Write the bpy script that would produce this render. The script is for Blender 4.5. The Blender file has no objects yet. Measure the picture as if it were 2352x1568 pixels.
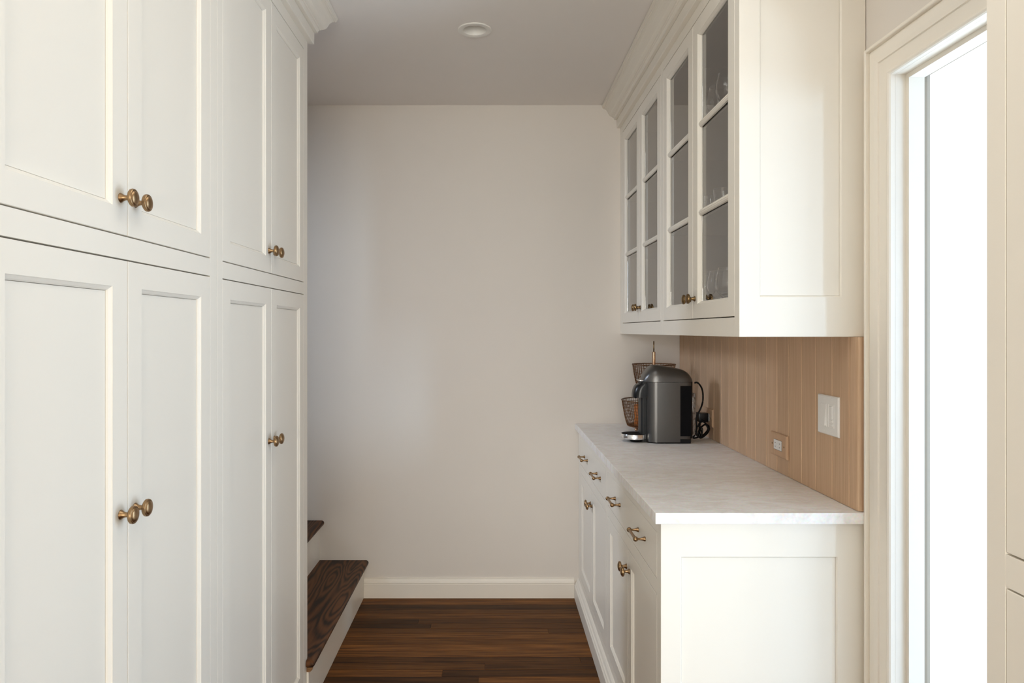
import bpy, bmesh, math, random
from mathutils import Vector, Matrix
random.seed(7)
SC = bpy.context.scene
COL = SC.collection

# ------------------------------------------------------------------ camera
CH = 1.399                      # camera height
cam = bpy.data.objects.new('camera', bpy.data.cameras.new('camera'))
COL.objects.link(cam)
cam.location = (0, 0, CH)
cam.rotation_euler = (math.radians(90), 0, 0)
cam.data.sensor_width = 36.0
cam.data.lens = 36.0 * 1600 / 2352
cam.data.shift_x = 46 / 2352
cam.data.shift_y = -25 / 2352
cam.data.clip_start = 0.02
SC.camera = cam

# ------------------------------------------------------------------ world, lights, exposure
SC.view_settings.view_transform = 'Standard'
SC.view_settings.look = 'None'
SC.view_settings.gamma = 1.0
SC.view_settings.use_curve_mapping = False
SC.view_settings.exposure = 0.12
try:
    SC.cycles.max_bounces = 14
    SC.cycles.diffuse_bounces = 8
    SC.cycles.glossy_bounces = 6
    SC.cycles.transmission_bounces = 10
    SC.cycles.transparent_max_bounces = 12
    SC.cycles.caustics_refractive = False
    SC.cycles.caustics_reflective = False
    SC.cycles.sample_clamp_indirect = 6.0
except Exception:
    pass
world = bpy.data.worlds.new('daylight')
SC.world = world
world.use_nodes = True
bg = world.node_tree.nodes['Background']
bg.inputs[0].default_value = (0.68, 0.80, 1.0, 1)
bg.inputs[1].default_value = 0.84


def area(name, loc, target, sx, sy, power, color, spread=180):
    l = bpy.data.lights.new(name, 'AREA')
    l.shape = 'RECTANGLE'
    l.size, l.size_y = sx, sy
    l.energy = power
    l.color = color
    l.spread = math.radians(spread)
    o = bpy.data.objects.new(name, l)
    COL.objects.link(o)
    o.location = loc
    d = Vector(target) - Vector(loc)
    o.rotation_euler = d.to_track_quat('-Z', 'Y').to_euler()
    return o


# daylight pouring in from the sunroom beyond the doorway
area('sunroom_daylight', (2.35, 1.66, 1.25), (0.0, 1.45, 1.20), 1.0, 2.2, 41, (0.57, 0.78, 1.0))
# sunlit ground outside the doorway throws light up on to the ceiling
area('sunlit_ground_light', (2.75, 0.35, 0.06), (-0.4, 2.4, 2.58), 0.7, 0.7, 16, (0.58, 0.77, 1.0), 110)
# bright strip of sky far off beyond the sunroom, shining in through the doorway
area('distant_sky_light', (5.16, -4.15, 1.60), (0.55, 2.10, 1.15), 0.30, 1.7, 108, (0.50, 0.74, 1.0))
# narrow key lamp added out of view behind the camera
area('rear_key_light', (-0.80, -4.05, 1.75), (0.75, 1.9, 1.30), 0.14, 1.5, 14, (0.66, 0.81, 1.0))
# unseen fill lamp added behind the camera, and an overhead light out of view
area('kitchen_fill_light', (-0.1, -3.3, 1.20), (0, 1.9, 2.30), 2.4, 1.4, 108, (1.0, 0.98, 0.90))
area('pantry_ceiling_light', (0.12, 1.15, 2.57), (0.12, 1.151, 0.0), 0.5, 1.3, 5.5, (0.97, 0.97, 0.92))
# unseen lamp added to whiten the sunroom's far wall
area('sunroom_wall_fill', (2.80, 0.15, 1.45), (2.62, 3.26, 1.15), 0.9, 2.0, 40, (0.93, 0.97, 1.0), 56)
# landing window up in the stairwell
area('stair_window_light', (-3.15, 2.80, 2.45), (0.45, 3.25, 0.7), 0.4, 0.8, 6.4, (0.72, 0.83, 1.0), 60)

# ------------------------------------------------------------------ materials


def newmat(name):
    m = bpy.data.materials.new(name)
    m.use_nodes = True
    nt = m.node_tree
    return m, nt, nt.nodes['Principled BSDF']


def N(nt, t, **kw):
    n = nt.nodes.new(t)
    for k, v in kw.items():
        setattr(n, k, v)
    return n


def paint(name, col, rough=0.45, bump=0.04, scale=260, spec=0.4, var=0.02):
    m, nt, b = newmat(name)
    tc = N(nt, 'ShaderNodeTexCoord')
    nz = N(nt, 'ShaderNodeTexNoise'); nz.inputs['Scale'].default_value = scale; nz.inputs['Detail'].default_value = 3
    nt.links.new(tc.outputs['Object'], nz.inputs['Vector'])
    bp = N(nt, 'ShaderNodeBump'); bp.inputs['Strength'].default_value = bump; bp.inputs['Distance'].default_value = 0.001
    nt.links.new(nz.outputs['Fac'], bp.inputs['Height'])
    nt.links.new(bp.outputs['Normal'], b.inputs['Normal'])
    n2 = N(nt, 'ShaderNodeTexNoise'); n2.inputs['Scale'].default_value = 3.0
    nt.links.new(tc.outputs['Object'], n2.inputs['Vector'])
    mx = N(nt, 'ShaderNodeMix', data_type='RGBA')
    nt.links.new(n2.outputs['Fac'], mx.inputs['Factor'])
    mx.inputs['A'].default_value = (*[c * (1 - var) for c in col], 1)
    mx.inputs['B'].default_value = (*[min(1, c * (1 + var)) for c in col], 1)
    nt.links.new(mx.outputs['Result'], b.inputs['Base Color'])
    b.inputs['Roughness'].default_value = rough
    b.inputs['Specular IOR Level'].default_value = spec
    return m


def wood(name, dark, light, axis, fine=60, rough=0.4, vary=0.25, figure=0.0, stretch=0.04, coat=0.0, bump=0.15, spec=0.4):
    """grain runs along axis ('X','Y','Z'); every object gets its own tone and grain from its random number"""
    m, nt, b = newmat(name)
    tc = N(nt, 'ShaderNodeTexCoord')
    oi = N(nt, 'ShaderNodeObjectInfo')
    mu = N(nt, 'ShaderNodeMath', operation='MULTIPLY'); mu.inputs[1].default_value = 37.0
    nt.links.new(oi.outputs['Random'], mu.inputs[0])
    ad = N(nt, 'ShaderNodeVectorMath', operation='ADD')
    nt.links.new(tc.outputs['Object'], ad.inputs[0]); nt.links.new(mu.outputs[0], ad.inputs[1])
    mp = N(nt, 'ShaderNodeMapping')
    s = [1.0, 1.0, 1.0]; s['XYZ'.index(axis)] = stretch
    mp.inputs['Scale'].default_value = s
    nt.links.new(ad.outputs[0], mp.inputs['Vector'])
    n1 = N(nt, 'ShaderNodeTexNoise'); n1.inputs['Scale'].default_value = fine; n1.inputs['Detail'].default_value = 6; n1.inputs['Roughness'].default_value = 0.62
    nt.links.new(mp.outputs[0], n1.inputs['Vector'])
    fac = n1.outputs['Fac']
    if figure > 0:
        mp2 = N(nt, 'ShaderNodeMapping')
        s2 = [1.0, 1.0, 1.0]; s2['XYZ'.index(axis)] = 0.13
        mp2.inputs['Scale'].default_value = s2
        nt.links.new(ad.outputs[0], mp2.inputs['Vector'])
        n3 = N(nt, 'ShaderNodeTexNoise'); n3.inputs['Scale'].default_value = 6.5; n3.inputs['Detail'].default_value = 3.0; n3.inputs['Roughness'].default_value = 0.4; n3.inputs['Distortion'].default_value = 0.35
        nt.links.new(mp2.outputs[0], n3.inputs['Vector'])
        mm = N(nt, 'ShaderNodeMath', operation='MULTIPLY'); mm.inputs[1].default_value = 125.0
        nt.links.new(n3.outputs['Fac'], mm.inputs[0])
        sn = N(nt, 'ShaderNodeMath', operation='SINE'); nt.links.new(mm.outputs[0], sn.inputs[0])
        mr = N(nt, 'ShaderNodeMapRange'); mr.inputs['From Min'].default_value = -1; mr.inputs['From Max'].default_value = 1
        nt.links.new(sn.outputs[0], mr.inputs['Value'])
        mf = N(nt, 'ShaderNodeMix', data_type='FLOAT'); mf.inputs['Factor'].default_value = figure
        nt.links.new(fac, mf.inputs['A']); nt.links.new(mr.outputs['Result'], mf.inputs['B'])
        fac = mf.outputs['Result']
    cr = N(nt, 'ShaderNodeValToRGB')
    cr.color_ramp.elements[0].position = 0.30; cr.color_ramp.elements[0].color = (*dark, 1)
    cr.color_ramp.elements[1].position = 0.68; cr.color_ramp.elements[1].color = (*light, 1)
    nt.links.new(fac, cr.inputs['Fac'])
    hs = N(nt, 'ShaderNodeHueSaturation')
    mv = N(nt, 'ShaderNodeMapRange'); mv.inputs['To Min'].default_value = 1 - vary; mv.inputs['To Max'].default_value = 1 + vary
    nt.links.new(oi.outputs['Random'], mv.inputs['Value'])
    nt.links.new(mv.outputs['Result'], hs.inputs['Value'])
    nt.links.new(cr.outputs['Color'], hs.inputs['Color'])
    nt.links.new(hs.outputs['Color'], b.inputs['Base Color'])
    bp = N(nt, 'ShaderNodeBump'); bp.inputs['Strength'].default_value = bump; bp.inputs['Distance'].default_value = 0.0006
    nt.links.new(fac, bp.inputs['Height']); nt.links.new(bp.outputs['Normal'], b.inputs['Normal'])
    b.inputs['Roughness'].default_value = rough
    b.inputs['Specular IOR Level'].default_value = spec
    b.inputs['Coat Weight'].default_value = coat
    b.inputs['Coat Roughness'].default_value = 0.25
    return m


def plain(name, col, rough=0.4, metal=0.0, spec=0.5, noise=0.0, aniso=0.0):
    m, nt, b = newmat(name)
    b.inputs['Base Color'].default_value = (*col, 1)
    b.inputs['Roughness'].default_value = rough
    b.inputs['Metallic'].default_value = metal
    b.inputs['Specular IOR Level'].default_value = spec
    if noise:
        tc = N(nt, 'ShaderNodeTexCoord')
        nz = N(nt, 'ShaderNodeTexNoise'); nz.inputs['Scale'].default_value = 120
        nt.links.new(tc.outputs['Object'], nz.inputs['Vector'])
        mx = N(nt, 'ShaderNodeMix', data_type='RGBA')
        mx.inputs['A'].default_value = (*[c * (1 - noise) for c in col], 1)
        mx.inputs['B'].default_value = (*[min(1, c * (1 + noise)) for c in col], 1)
        nt.links.new(nz.outputs['Fac'], mx.inputs['Factor'])
        nt.links.new(mx.outputs['Result'], b.inputs['Base Color'])
    return m


def glassmat(name, rough=0.0, col=(1, 1, 1)):
    m, nt, b = newmat(name)
    b.inputs['Base Color'].default_value = (*col, 1)
    b.inputs['Roughness'].default_value = rough
    b.inputs['Transmission Weight'].default_value = 1.0
    b.inputs['IOR'].default_value = 1.5
    return m


M = {}
M['cab'] = paint('cabinet_paint', (0.80, 0.755, 0.675), rough=0.38, bump=0.05, scale=160, spec=0.45, var=0.008)
M['wall'] = paint('wall_paint', (0.72, 0.67, 0.615), rough=0.62, bump=0.22, scale=420, spec=0.25, var=0.012)
M['ceil'] = paint('ceiling_paint', (0.84, 0.80, 0.765), rough=0.85, bump=0.15, scale=420, spec=0.15, var=0.012)
M['trim'] = paint('trim_paint', (0.82, 0.765, 0.68), rough=0.35, bump=0.04, scale=160, spec=0.45, var=0.01)
M['white'] = paint('sunroom_white', (0.96, 0.93, 0.88), rough=0.7, bump=0.02, var=0.005)
M['floorbase'] = plain('floor_base', (0.012, 0.006, 0.003), rough=0.8)
M['floor'] = wood('oak_floor_stain', (0.040, 0.0125, 0.0024), (0.185, 0.073, 0.018), 'X', fine=75, rough=0.5, vary=0.55, stretch=0.05, spec=0.13)
M['tread'] = wood('oak_tread_stain', (0.020, 0.0070, 0.0025), (0.135, 0.052, 0.017), 'Y', fine=60, rough=0.45, vary=0.06, figure=0.36, stretch=0.05, spec=0.2)
M['splash'] = wood('oak_board', (0.47, 0.300, 0.180), (0.60, 0.415, 0.272), 'Z', fine=210, rough=0.5, vary=0.06, stretch=0.014, bump=0.08)
M['plate_wood'] = wood('oak_plate', (0.46, 0.285, 0.17), (0.57, 0.375, 0.235), 'Z', fine=140, rough=0.45, vary=0.03, stretch=0.03, bump=0.06)
M['rawwood'] = wood('scotia_wood', (0.16, 0.075, 0.03), (0.30, 0.15, 0.06), 'Y', fine=90, rough=0.5, vary=0.03)
M['strip'] = plain('jamb_shade_beige', (0.30, 0.255, 0.20), rough=0.8, spec=0.1)  # shade of the jamb rabbet put into the colour
M['brass'] = plain('aged_brass', (0.34, 0.218, 0.115), rough=0.33, metal=1.0, noise=0.12)
M['brass_dark'] = plain('aged_brass_dark', (0.22, 0.14, 0.065), rough=0.30, metal=1.0, noise=0.12)
M['copper'] = plain('copper_wire', (0.20, 0.105, 0.055), rough=0.38, metal=1.0)
M['copper_b'] = plain('copper_tube', (0.62, 0.40, 0.26), rough=0.25, metal=1.0)
M['titan'] = plain('titan_metallic', (0.105, 0.101, 0.098), rough=0.30, metal=0.8)
M['titan_dark'] = plain('titan_dark', (0.010, 0.011, 0.012), rough=0.42, spec=0.25)
M['black'] = plain('black_plastic', (0.006, 0.006, 0.007), rough=0.25, spec=0.3)
M['blackm'] = plain('black_matt', (0.003, 0.003, 0.004), rough=0.6, spec=0.08)
M['cord'] = plain('black_cord', (0.004, 0.004, 0.004), rough=0.5, spec=0.2)
M['chrome'] = plain('chrome', (0.80, 0.80, 0.81), rough=0.16, metal=1.0)
M['plastic'] = plain('white_plastic', (0.78, 0.76, 0.73), rough=0.30)
M['plastic_slot'] = plain('socket_slot', (0.03, 0.025, 0.02), rough=0.6)
M['lamp'] = plain('downlight_white', (0.82, 0.80, 0.76), rough=0.45)
M['lens'] = plain('downlight_lens', (0.36, 0.34, 0.32), rough=0.5)
M['glass'] = glassmat('cabinet_glass')
M['ware'] = glassmat('glassware', col=(0.97, 0.98, 0.98))
M['tank'] = glassmat('water_tank', rough=0.05, col=(0.75, 0.78, 0.80))
M['packet'] = plain('orange_packet', (0.55, 0.17, 0.035), rough=0.35, noise=0.2)
M['packet_b'] = plain('cream_packet', (0.55, 0.42, 0.25), rough=0.45, noise=0.2)


def countermat():
    m, nt, b = newmat('quartzite')
    tc = N(nt, 'ShaderNodeTexCoord')
    mp = N(nt, 'ShaderNodeMapping'); mp.inputs['Rotation'].default_value = (0, 0, 0.35); mp.inputs['Scale'].default_value = (1.0, 2.2, 1.0)
    nt.links.new(tc.outputs['Object'], mp.inputs['Vector'])
    n1 = N(nt, 'ShaderNodeTexNoise'); n1.inputs['Scale'].default_value = 15; n1.inputs['Detail'].default_value = 8; n1.inputs['Roughness'].default_value = 0.65; n1.inputs['Distortion'].default_value = 0.8
    nt.links.new(mp.outputs[0], n1.inputs['Vector'])
    cr = N(nt, 'ShaderNodeValToRGB')
    cr.color_ramp.elements[0].position = 0.30; cr.color_ramp.elements[0].color = (0.79, 0.73, 0.675, 1)
    cr.color_ramp.elements[1].position = 0.62; cr.color_ramp.elements[1].color = (0.93, 0.91, 0.89, 1)
    nt.links.new(n1.outputs['Fac'], cr.inputs['Fac'])
    n2 = N(nt, 'ShaderNodeTexNoise'); n2.inputs['Scale'].default_value = 130; n2.inputs['Detail'].default_value = 3
    nt.links.new(tc.outputs['Object'], n2.inputs['Vector'])
    mx = N(nt, 'ShaderNodeMix', data_type='RGBA', blend_type='MULTIPLY'); mx.inputs['Factor'].default_value = 0.18
    nt.links.new(cr.outputs['Color'], mx.inputs['A']); nt.links.new(n2.outputs['Color'], mx.inputs['B'])
    n2.inputs['Roughness'].default_value = 0.3
    nt.links.new(mx.outputs['Result'], b.inputs['Base Color'])
    b.inputs['Roughness'].default_value = 0.42
    return m


M['stone'] = countermat()

# ------------------------------------------------------------------ helpers
WO = {}            # world origin of every object made here


def finish(bm, smooth=None):
    bmesh.ops.recalc_face_normals(bm, faces=bm.faces)
    if smooth is not None:
        for f in bm.faces:
            f.smooth = True
        for e in bm.edges:
            if len(e.link_faces) == 2:
                e.smooth = e.calc_face_angle(0) < math.radians(smooth)


def obj(name, bm, mat, parent=None, origin=None, smooth=None, recalc=True):
    """bm is in world coordinates; the object gets its origin at `origin` (default: middle of its underside)"""
    if recalc:
        finish(bm, smooth)
    xs = [v.co for v in bm.verts]
    if origin is None:
        lo = Vector([min(v[i] for v in xs) for i in range(3)]); hi = Vector([max(v[i] for v in xs) for i in range(3)])
        origin = Vector(((lo.x + hi.x) / 2, (lo.y + hi.y) / 2, lo.z))
    origin = Vector(origin)
    bmesh.ops.translate(bm, verts=bm.verts, vec=-origin)
    me = bpy.data.meshes.new(name)
    bm.to_mesh(me); bm.free()
    me.materials.append(M[mat] if isinstance(mat, str) else mat)
    o = bpy.data.objects.new(name, me)
    COL.objects.link(o)
    WO[o.name] = origin
    if parent is not None:
        o.parent = parent
        o.location = origin - WO[parent.name]
    else:
        o.location = origin
    return o


def thing(name, label, cat, loc, group=None):
    o = bpy.data.objects.new(name, None)
    o.empty_display_size = 0.05
    COL.objects.link(o)
    o.location = loc
    WO[o.name] = Vector(loc)
    o['label'] = label; o['category'] = cat
    if group: o['group'] = group
    return o


def tag(o, label, cat, group=None):
    o['label'] = label; o['category'] = cat
    if group: o['group'] = group
    return o


def struct(name, bm, mat, parent=None, smooth=None, label=None, cat=None, origin=None):
    o = obj(name, bm, mat, parent, smooth=smooth, origin=origin)
    if parent is None:
        o['kind'] = 'structure'
        if label: o['label'] = label
        if cat: o['category'] = cat
    return o


def box(bm, x0, x1, y0, y1, z0, z1, bev=0.0):
    t = bmesh.new()
    bmesh.ops.create_cube(t, size=1.0)
    bmesh.ops.scale(t, vec=(x1 - x0, y1 - y0, z1 - z0), verts=t.verts)
    bmesh.ops.translate(t, vec=((x0 + x1) / 2, (y0 + y1) / 2, (z0 + z1) / 2), verts=t.verts)
    if bev > 0:
        bmesh.ops.bevel(t, geom=t.edges[:], offset=bev, segments=2, affect='EDGES', profile=0.6)
    join(bm, t)


def join(bm, t):
    me = bpy.data.meshes.new('tmp')
    t.to_mesh(me); t.free()
    bm.from_mesh(me)
    bpy.data.meshes.remove(me)


def B(*a, bev=0.0):
    bm = bmesh.new()
    box(bm, *a, bev=bev)
    return bm


def rings(bm, rs, T, cap0=False, cap1=False):
    """rs: list of (u0,u1,v0,v1,n) rectangles lofted one into the next; T maps (u,v,n) to the world"""
    prev = None
    first = None
    for (u0, u1, v0, v1, n) in rs:
        q = [bm.verts.new(T(u, v, n)) for u, v in ((u0, v0), (u1, v0), (u1, v1), (u0, v1))]
        if prev:
            for i in range(4):
                bm.faces.new((prev[i], prev[(i + 1) % 4], q[(i + 1) % 4], q[i]))
        else:
            first = q
        prev = q
    if cap0: bm.faces.new(first[::-1])
    if cap1: bm.faces.new(prev)
    return first, prev


def slab(bm, u0, u1, v0, v1, n0, n1, T, b=0.0012):
    """board with eased front edge; front at n1"""
    rings(bm, [(u0, u1, v0, v1, n0), (u0, u1, v0, v1, n1 - b), (u0 + b, u1 - b, v0 + b, v1 - b, n1)], T, True, True)


def frame(bm, u0, u1, v0, v1, T, su, sv0, sv1, n0=-0.020, n1=0.0, bw=0.008, bd=0.008, su2=None):
    """mitred frame with a bead round the opening"""
    if su2 is None: su2 = su
    b = 0.001
    a, c, d, e = u0 + su, u1 - su2, v0 + sv0, v1 - sv1
    first, last = rings(bm, [
        (a + bw, c - bw, d + bw, e - bw, n0),
        (u0, u1, v0, v1, n0),
        (u0, u1, v0, v1, n1 - b),
        (u0 + b, u1 - b, v0 + b, v1 - b, n1),
        (a, c, d, e, n1),
        (a + 0.0012, c - 0.0012, d + 0.0012, e - 0.0012, n1 - 0.0018),
        (a + bw * 0.72, c - bw * 0.72, d + bw * 0.72, e - bw * 0.72, n1 - bd * 0.62),
        (a + bw, c - bw, d + bw, e - bw, n1 - bd)], T)
    for i in range(4):
        bm.faces.new((last[i], last[(i + 1) % 4], first[(i + 1) % 4], first[i]))
    return a + bw, c - bw, d + bw, e - bw


def lathe(bm, prof, T, seg=28, ang0=0.0):
    """prof: (axis, radius); T maps (a, b, axis) to the world"""
    rs = []
    for (h, r) in prof:
        if r < 1e-6:
            rs.append([bm.verts.new(T(0, 0, h))])
        else:
            rs.append([bm.verts.new(T(r * math.cos(ang0 + 2 * math.pi * i / seg), r * math.sin(ang0 + 2 * math.pi * i / seg), h)) for i in range(seg)])
    for p, q in zip(rs, rs[1:]):
        for i in range(seg):
            j = (i + 1) % seg
            if len(p) == 1 and len(q) == 1: continue
            if len(p) == 1: bm.faces.new((p[0], q[i], q[j]))
            elif len(q) == 1: bm.faces.new((p[i], p[j], q[0]))
            else: bm.faces.new((p[i], p[j], q[j], q[i]))


def tube(bm, pts, r, seg=8, closed=False):
    pts = [Vector(p) for p in pts]
    n = len(pts)
    rs = []
    up = Vector((0, 0, 1))
    for i, p in enumerate(pts):
        if closed:
            d = (pts[(i + 1) % n] - pts[i - 1]).normalized()
        else:
            d = (pts[min(i + 1, n - 1)] - pts[max(i - 1, 0)]).normalized()
        ref = up if abs(d.dot(up)) < 0.95 else Vector((1, 0, 0))
        a = d.cross(ref).normalized(); b = d.cross(a).normalized()
        rs.append([bm.verts.new(p + a * r * math.cos(2 * math.pi * k / seg) + b * r * math.sin(2 * math.pi * k / seg)) for k in range(seg)])
    m = n if closed else n - 1
    for i in range(m):
        p, q = rs[i], rs[(i + 1) % n]
        for k in range(seg):
            j = (k + 1) % seg
            bm.faces.new((p[k], p[j], q[j], q[k]))
    if not closed:
        bm.faces.new(rs[0][::-1]); bm.faces.new(rs[-1])


def spline(ps, n=10):
    ps = [Vector(p) for p in ps]
    out = []
    for i in range(len(ps) - 1):
        p0 = ps[max(i - 1, 0)]; p1 = ps[i]; p2 = ps[i + 1]; p3 = ps[min(i + 2, len(ps) - 1)]
        for k in range(n):
            t = k / n
            out.append(0.5 * ((2 * p1) + (-p0 + p2) * t + (2 * p0 - 5 * p1 + 4 * p2 - p3) * t * t + (-p0 + 3 * p1 - 3 * p2 + p3) * t ** 3))
    out.append(ps[-1])
    return out


def sweep(bm, prof, stations, closed_prof=True):
    """stations: list of functions prof_point -> world point"""
    rs = [[bm.verts.new(f(*p)) for p in prof] for f in stations]
    k = len(prof)
    for p, q in zip(rs, rs[1:]):
        for i in range(k if closed_prof else k - 1):
            j = (i + 1) % k
            bm.faces.new((p[i], p[j], q[j], q[i]))
    if closed_prof:
        bm.faces.new(rs[0][::-1]); bm.faces.new(rs[-1])


# ------------------------------------------------------------------ levels
YW = 3.657        # back wall
ZC = 2.582        # ceiling
XR = 1.020        # right wall
XL = -1.30        # wall behind the left cabinets
YREAR = -4.4
FL = -0.68        # face of the left cabinets
YL_END = 2.566    # their far end
FU = 0.674        # face of the glazed wall cabinets
FB = 0.455        # face of the base cabinets
SPL = 0.984       # face of the wooden boards
CT = 0.912        # worktop height

# ------------------------------------------------------------------ structure
bm = B(-3.4, 3.6, YREAR, YW + 0.12, -0.14, -0.016)
floor = struct('floor', bm, 'floorbase', origin=(0, 0, -0.016))
floor['label'] = 'dark brown strip wood floor'; floor['category'] = 'floor'

rowy = 3.389 + 0.057 * 5
row = 0
planks = 0
while rowy > -1.2:
    y1 = min(rowy, YW - 0.001); y0 = rowy - 0.057
    x = -0.69 - random.random() * 0.9
    xend = 1.0
    if y1 - y0 > 0.01:
        while x < xend:
            L = random.uniform(0.8, 2.3)
            x1 = min(x + L, 1.018)
            if x1 - x < 0.12: break
            xa = max(x, -1.25)
            b = 0.0009
            pm = bmesh.new()
            T = lambda u, v, n: Vector((u, v, n))
            z = random.uniform(-0.0004, 0.0)
            if x1 > xa + 0.05:
                rings(pm, [(xa, x1 - 0.0007, y0, y1 - 0.0007, -0.016), (xa, x1 - 0.0007, y0, y1 - 0.0007, z - b), (xa + b, x1 - 0.0007 - b, y0 + b, y1 - 0.0007 - b, z)], T, True, True)
                obj('plank', pm, 'floor', floor)
                planks += 1
            x = x1 + 0.0
            if x1 >= 1.018: break
    rowy -= 0.057
    row += 1

# back wall runs on behind the stairs and up the stairwell
struct('wall_back', B(-3.4, 1.11, YW, YW + 0.12, 0, 5.0), 'wall')
# ceiling with the stairwell opening left out
bm = bmesh.new()
box(bm, -1.02, 1.11, YREAR, YW, ZC, ZC + 0.16)
box(bm, -3.4, -1.02, YREAR, YL_END - 0.02, ZC, ZC + 0.16)
ceiling = struct('ceiling', bm, 'ceil')
# right wall round the doorway
DY0, DY1, DZ = 0.955, 1.762, 2.047     # opening
bm = bmesh.new()
box(bm, XR, 1.11, DY1 + 0.0065, YW, 0, ZC)
box(bm, XR, 1.11, DY0 - 0.0065, DY1 + 0.0065, DZ + 0.0065, ZC)
box(bm, XR, 1.11, YREAR, DY0 - 0.0065, 0, ZC)
struct('wall_right', bm, 'wall')
struct('wall_left', B(XL - 0.12, XL, YREAR, YL_END - 0.12, 0, ZC), 'wall')
struct('wall_rear', B(-3.4, 1.11, YREAR - 0.12, YREAR, 0, ZC), 'wall')
bm = bmesh.new()
box(bm, -3.4, XL + 0.02, YL_END - 0.12, YL_END - 0.01, 0, 5.0)
box(bm, XL + 0.02, -1.02, YL_END - 0.12, YL_END - 0.01, ZC + 0.16, 5.0)
box(bm, -3.4, -3.28, YL_END - 0.01, YW, 0, 5.0)
box(bm, -3.4, -1.02, YL_END - 0.12, YW, 5.0, 5.1)
box(bm, -1.02, -0.92, YL_END - 0.12, YW, ZC + 0.16, 5.1)
struct('wall_stair', bm, 'wall')

# sunroom beyond the doorway
bm = bmesh.new()
box(bm, 1.115, 3.4, 3.26, 3.36, 0, 2.60)
struct('wall_sunroom', bm, 'white')
struct('floor_sunroom', B(1.115, 3.6, -0.6, 3.26, -0.012, 0.0), 'white')
struct('ceiling_sunroom', B(1.115, 3.4, 0.2, 3.26, 2.582, 2.68), 'white')

# baseboard along the back wall
prof = [(0, 0), (0.0144, 0), (0.0144, 0.072), (0.0128, 0.075), (0.0128, 0.077), (0.0150, 0.079), (0.0135, 0.088), (0.0085, 0.095), (0.0060, 0.0985), (0.0060, 0.103), (0, 0.103)]
bm = bmesh.new()
sweep(bm, prof, [lambda p, z: Vector((-0.6705, YW - p, z)), lambda p, z: Vector((FB - 0.025, YW - p, z))])
struct('baseboard_back', bm, 'trim')

# door casing on the right wall
cas = [(0, 0.0), (0, 0.011), (0.002, 0.015), (0.006, 0.0175), (0.010, 0.0165), (0.0125, 0.0125), (0.014, 0.012), (0.046, 0.0145), (0.0475, 0.0185), (0.060, 0.0205),
       (0.078, 0.0215), (0.084, 0.0195), (0.086, 0.0165), (0.088, 0.0165), (0.0885, 0.0270), (0.090, 0.0285), (0.0955, 0.0285), (0.097, 0.027), (0.097, 0.0)]
bm = bmesh.new()
sweep(bm, cas, [lambda w, p: Vector((XR - p, DY1 + w, 0)),
                lambda w, p: Vector((XR - p, DY1 + w, DZ + w)),
                lambda w, p: Vector((XR - p, DY0 - w, DZ + w)),
                lambda w, p: Vector((XR - p, DY0 - w, 0))])
struct('trim_1', bm, 'trim')
# jamb lining with its stop
bm = bmesh.new()
J = 0.0062
jam = [(XR - 0.0, -J + J), (1.108, 0.0)]
jp = [(XR + 0.0002, 0.0), (XR + 0.0002, J * 0.9), (1.109, J * 0.9), (1.109, 0.0), (1.0865, 0.0), (1.0865, -0.012), (1.0475, -0.012), (1.0475, 0.0)]
sweep(bm, [(x, w + J * 0.1 - 0.0008) for x, w in jp], [lambda x, w: Vector((x, DY1 + w, 0)), lambda x, w: Vector((x, DY1 + w, DZ + w)),
                lambda x, w: Vector((x, DY0 - w, DZ + w)), lambda x, w: Vector((x, DY0 - w, 0))])
struct('trim_2', bm, 'trim')

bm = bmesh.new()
shade_pr = [(1.0868, -0.0006), (1.0868, -0.0100), (1.0960, -0.0085), (1.1060, -0.0030), (1.1060, -0.0006)]
sweep(bm, shade_pr, [lambda x, w: Vector((x, DY1 + w, 0)), lambda x, w: Vector((x, DY1 + w, DZ + w)),
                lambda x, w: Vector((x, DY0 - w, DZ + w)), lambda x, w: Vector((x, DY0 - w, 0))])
obj('jamb_shade_strip', bm, 'strip', bpy.data.objects['trim_2'])  # added strip, coloured dark for the shade beside the door stop

# crown mouldings
crown = [(0.0, 2.4605), (0.0175, 2.4605), (0.0195, 2.462), (0.0198, 2.464), (0.0190, 2.4648), (0.0198, 2.4656), (0.0205, 2.5020), (0.0185, 2.5020), (0.0185, 2.5036), (0.0325, 2.5036), (0.0330, 2.5080), (0.0345, 2.5120), (0.0375, 2.5155),
         (0.0420, 2.5165), (0.0430, 2.5195), (0.0475, 2.5205), (0.0540, 2.5240), (0.0600, 2.5300), (0.0650, 2.5390), (0.0690, 2.5480),
         (0.0735, 2.5545), (0.0790, 2.5590), (0.0850, 2.5610), (0.0900, 2.5615), (0.0910, 2.5650), (0.0940, 2.5655), (0.0975, ZC - 0.0035), (0.0930, ZC - 0.0033), (0.0920, ZC - 0.0006), (0.0, ZC - 0.0006)]
bm = bmesh.new()
sweep(bm, crown, [lambda p, z: Vector((FU - p, YW - 0.0005, z)),
                  lambda p, z: Vector((FU - p, 1.8986 - p, z)),
                  lambda p, z: Vector((XR - 0.0005, 1.8986 - p, z))])
struct('trim_3', bm, 'cab', smooth=None)
bm = bmesh.new()
sweep(bm, crown, [lambda p, z: Vector((FL + p, -0.9, z)),
                  lambda p, z: Vector((FL + p, YL_END + p * (1.0 if p < 0.03 else 0.72), z)),
                  lambda p, z: Vector((XL + 0.02, YL_END + p * (1.0 if p < 0.03 else 0.72), z))])
struct('trim_4', bm, 'cab')

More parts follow.
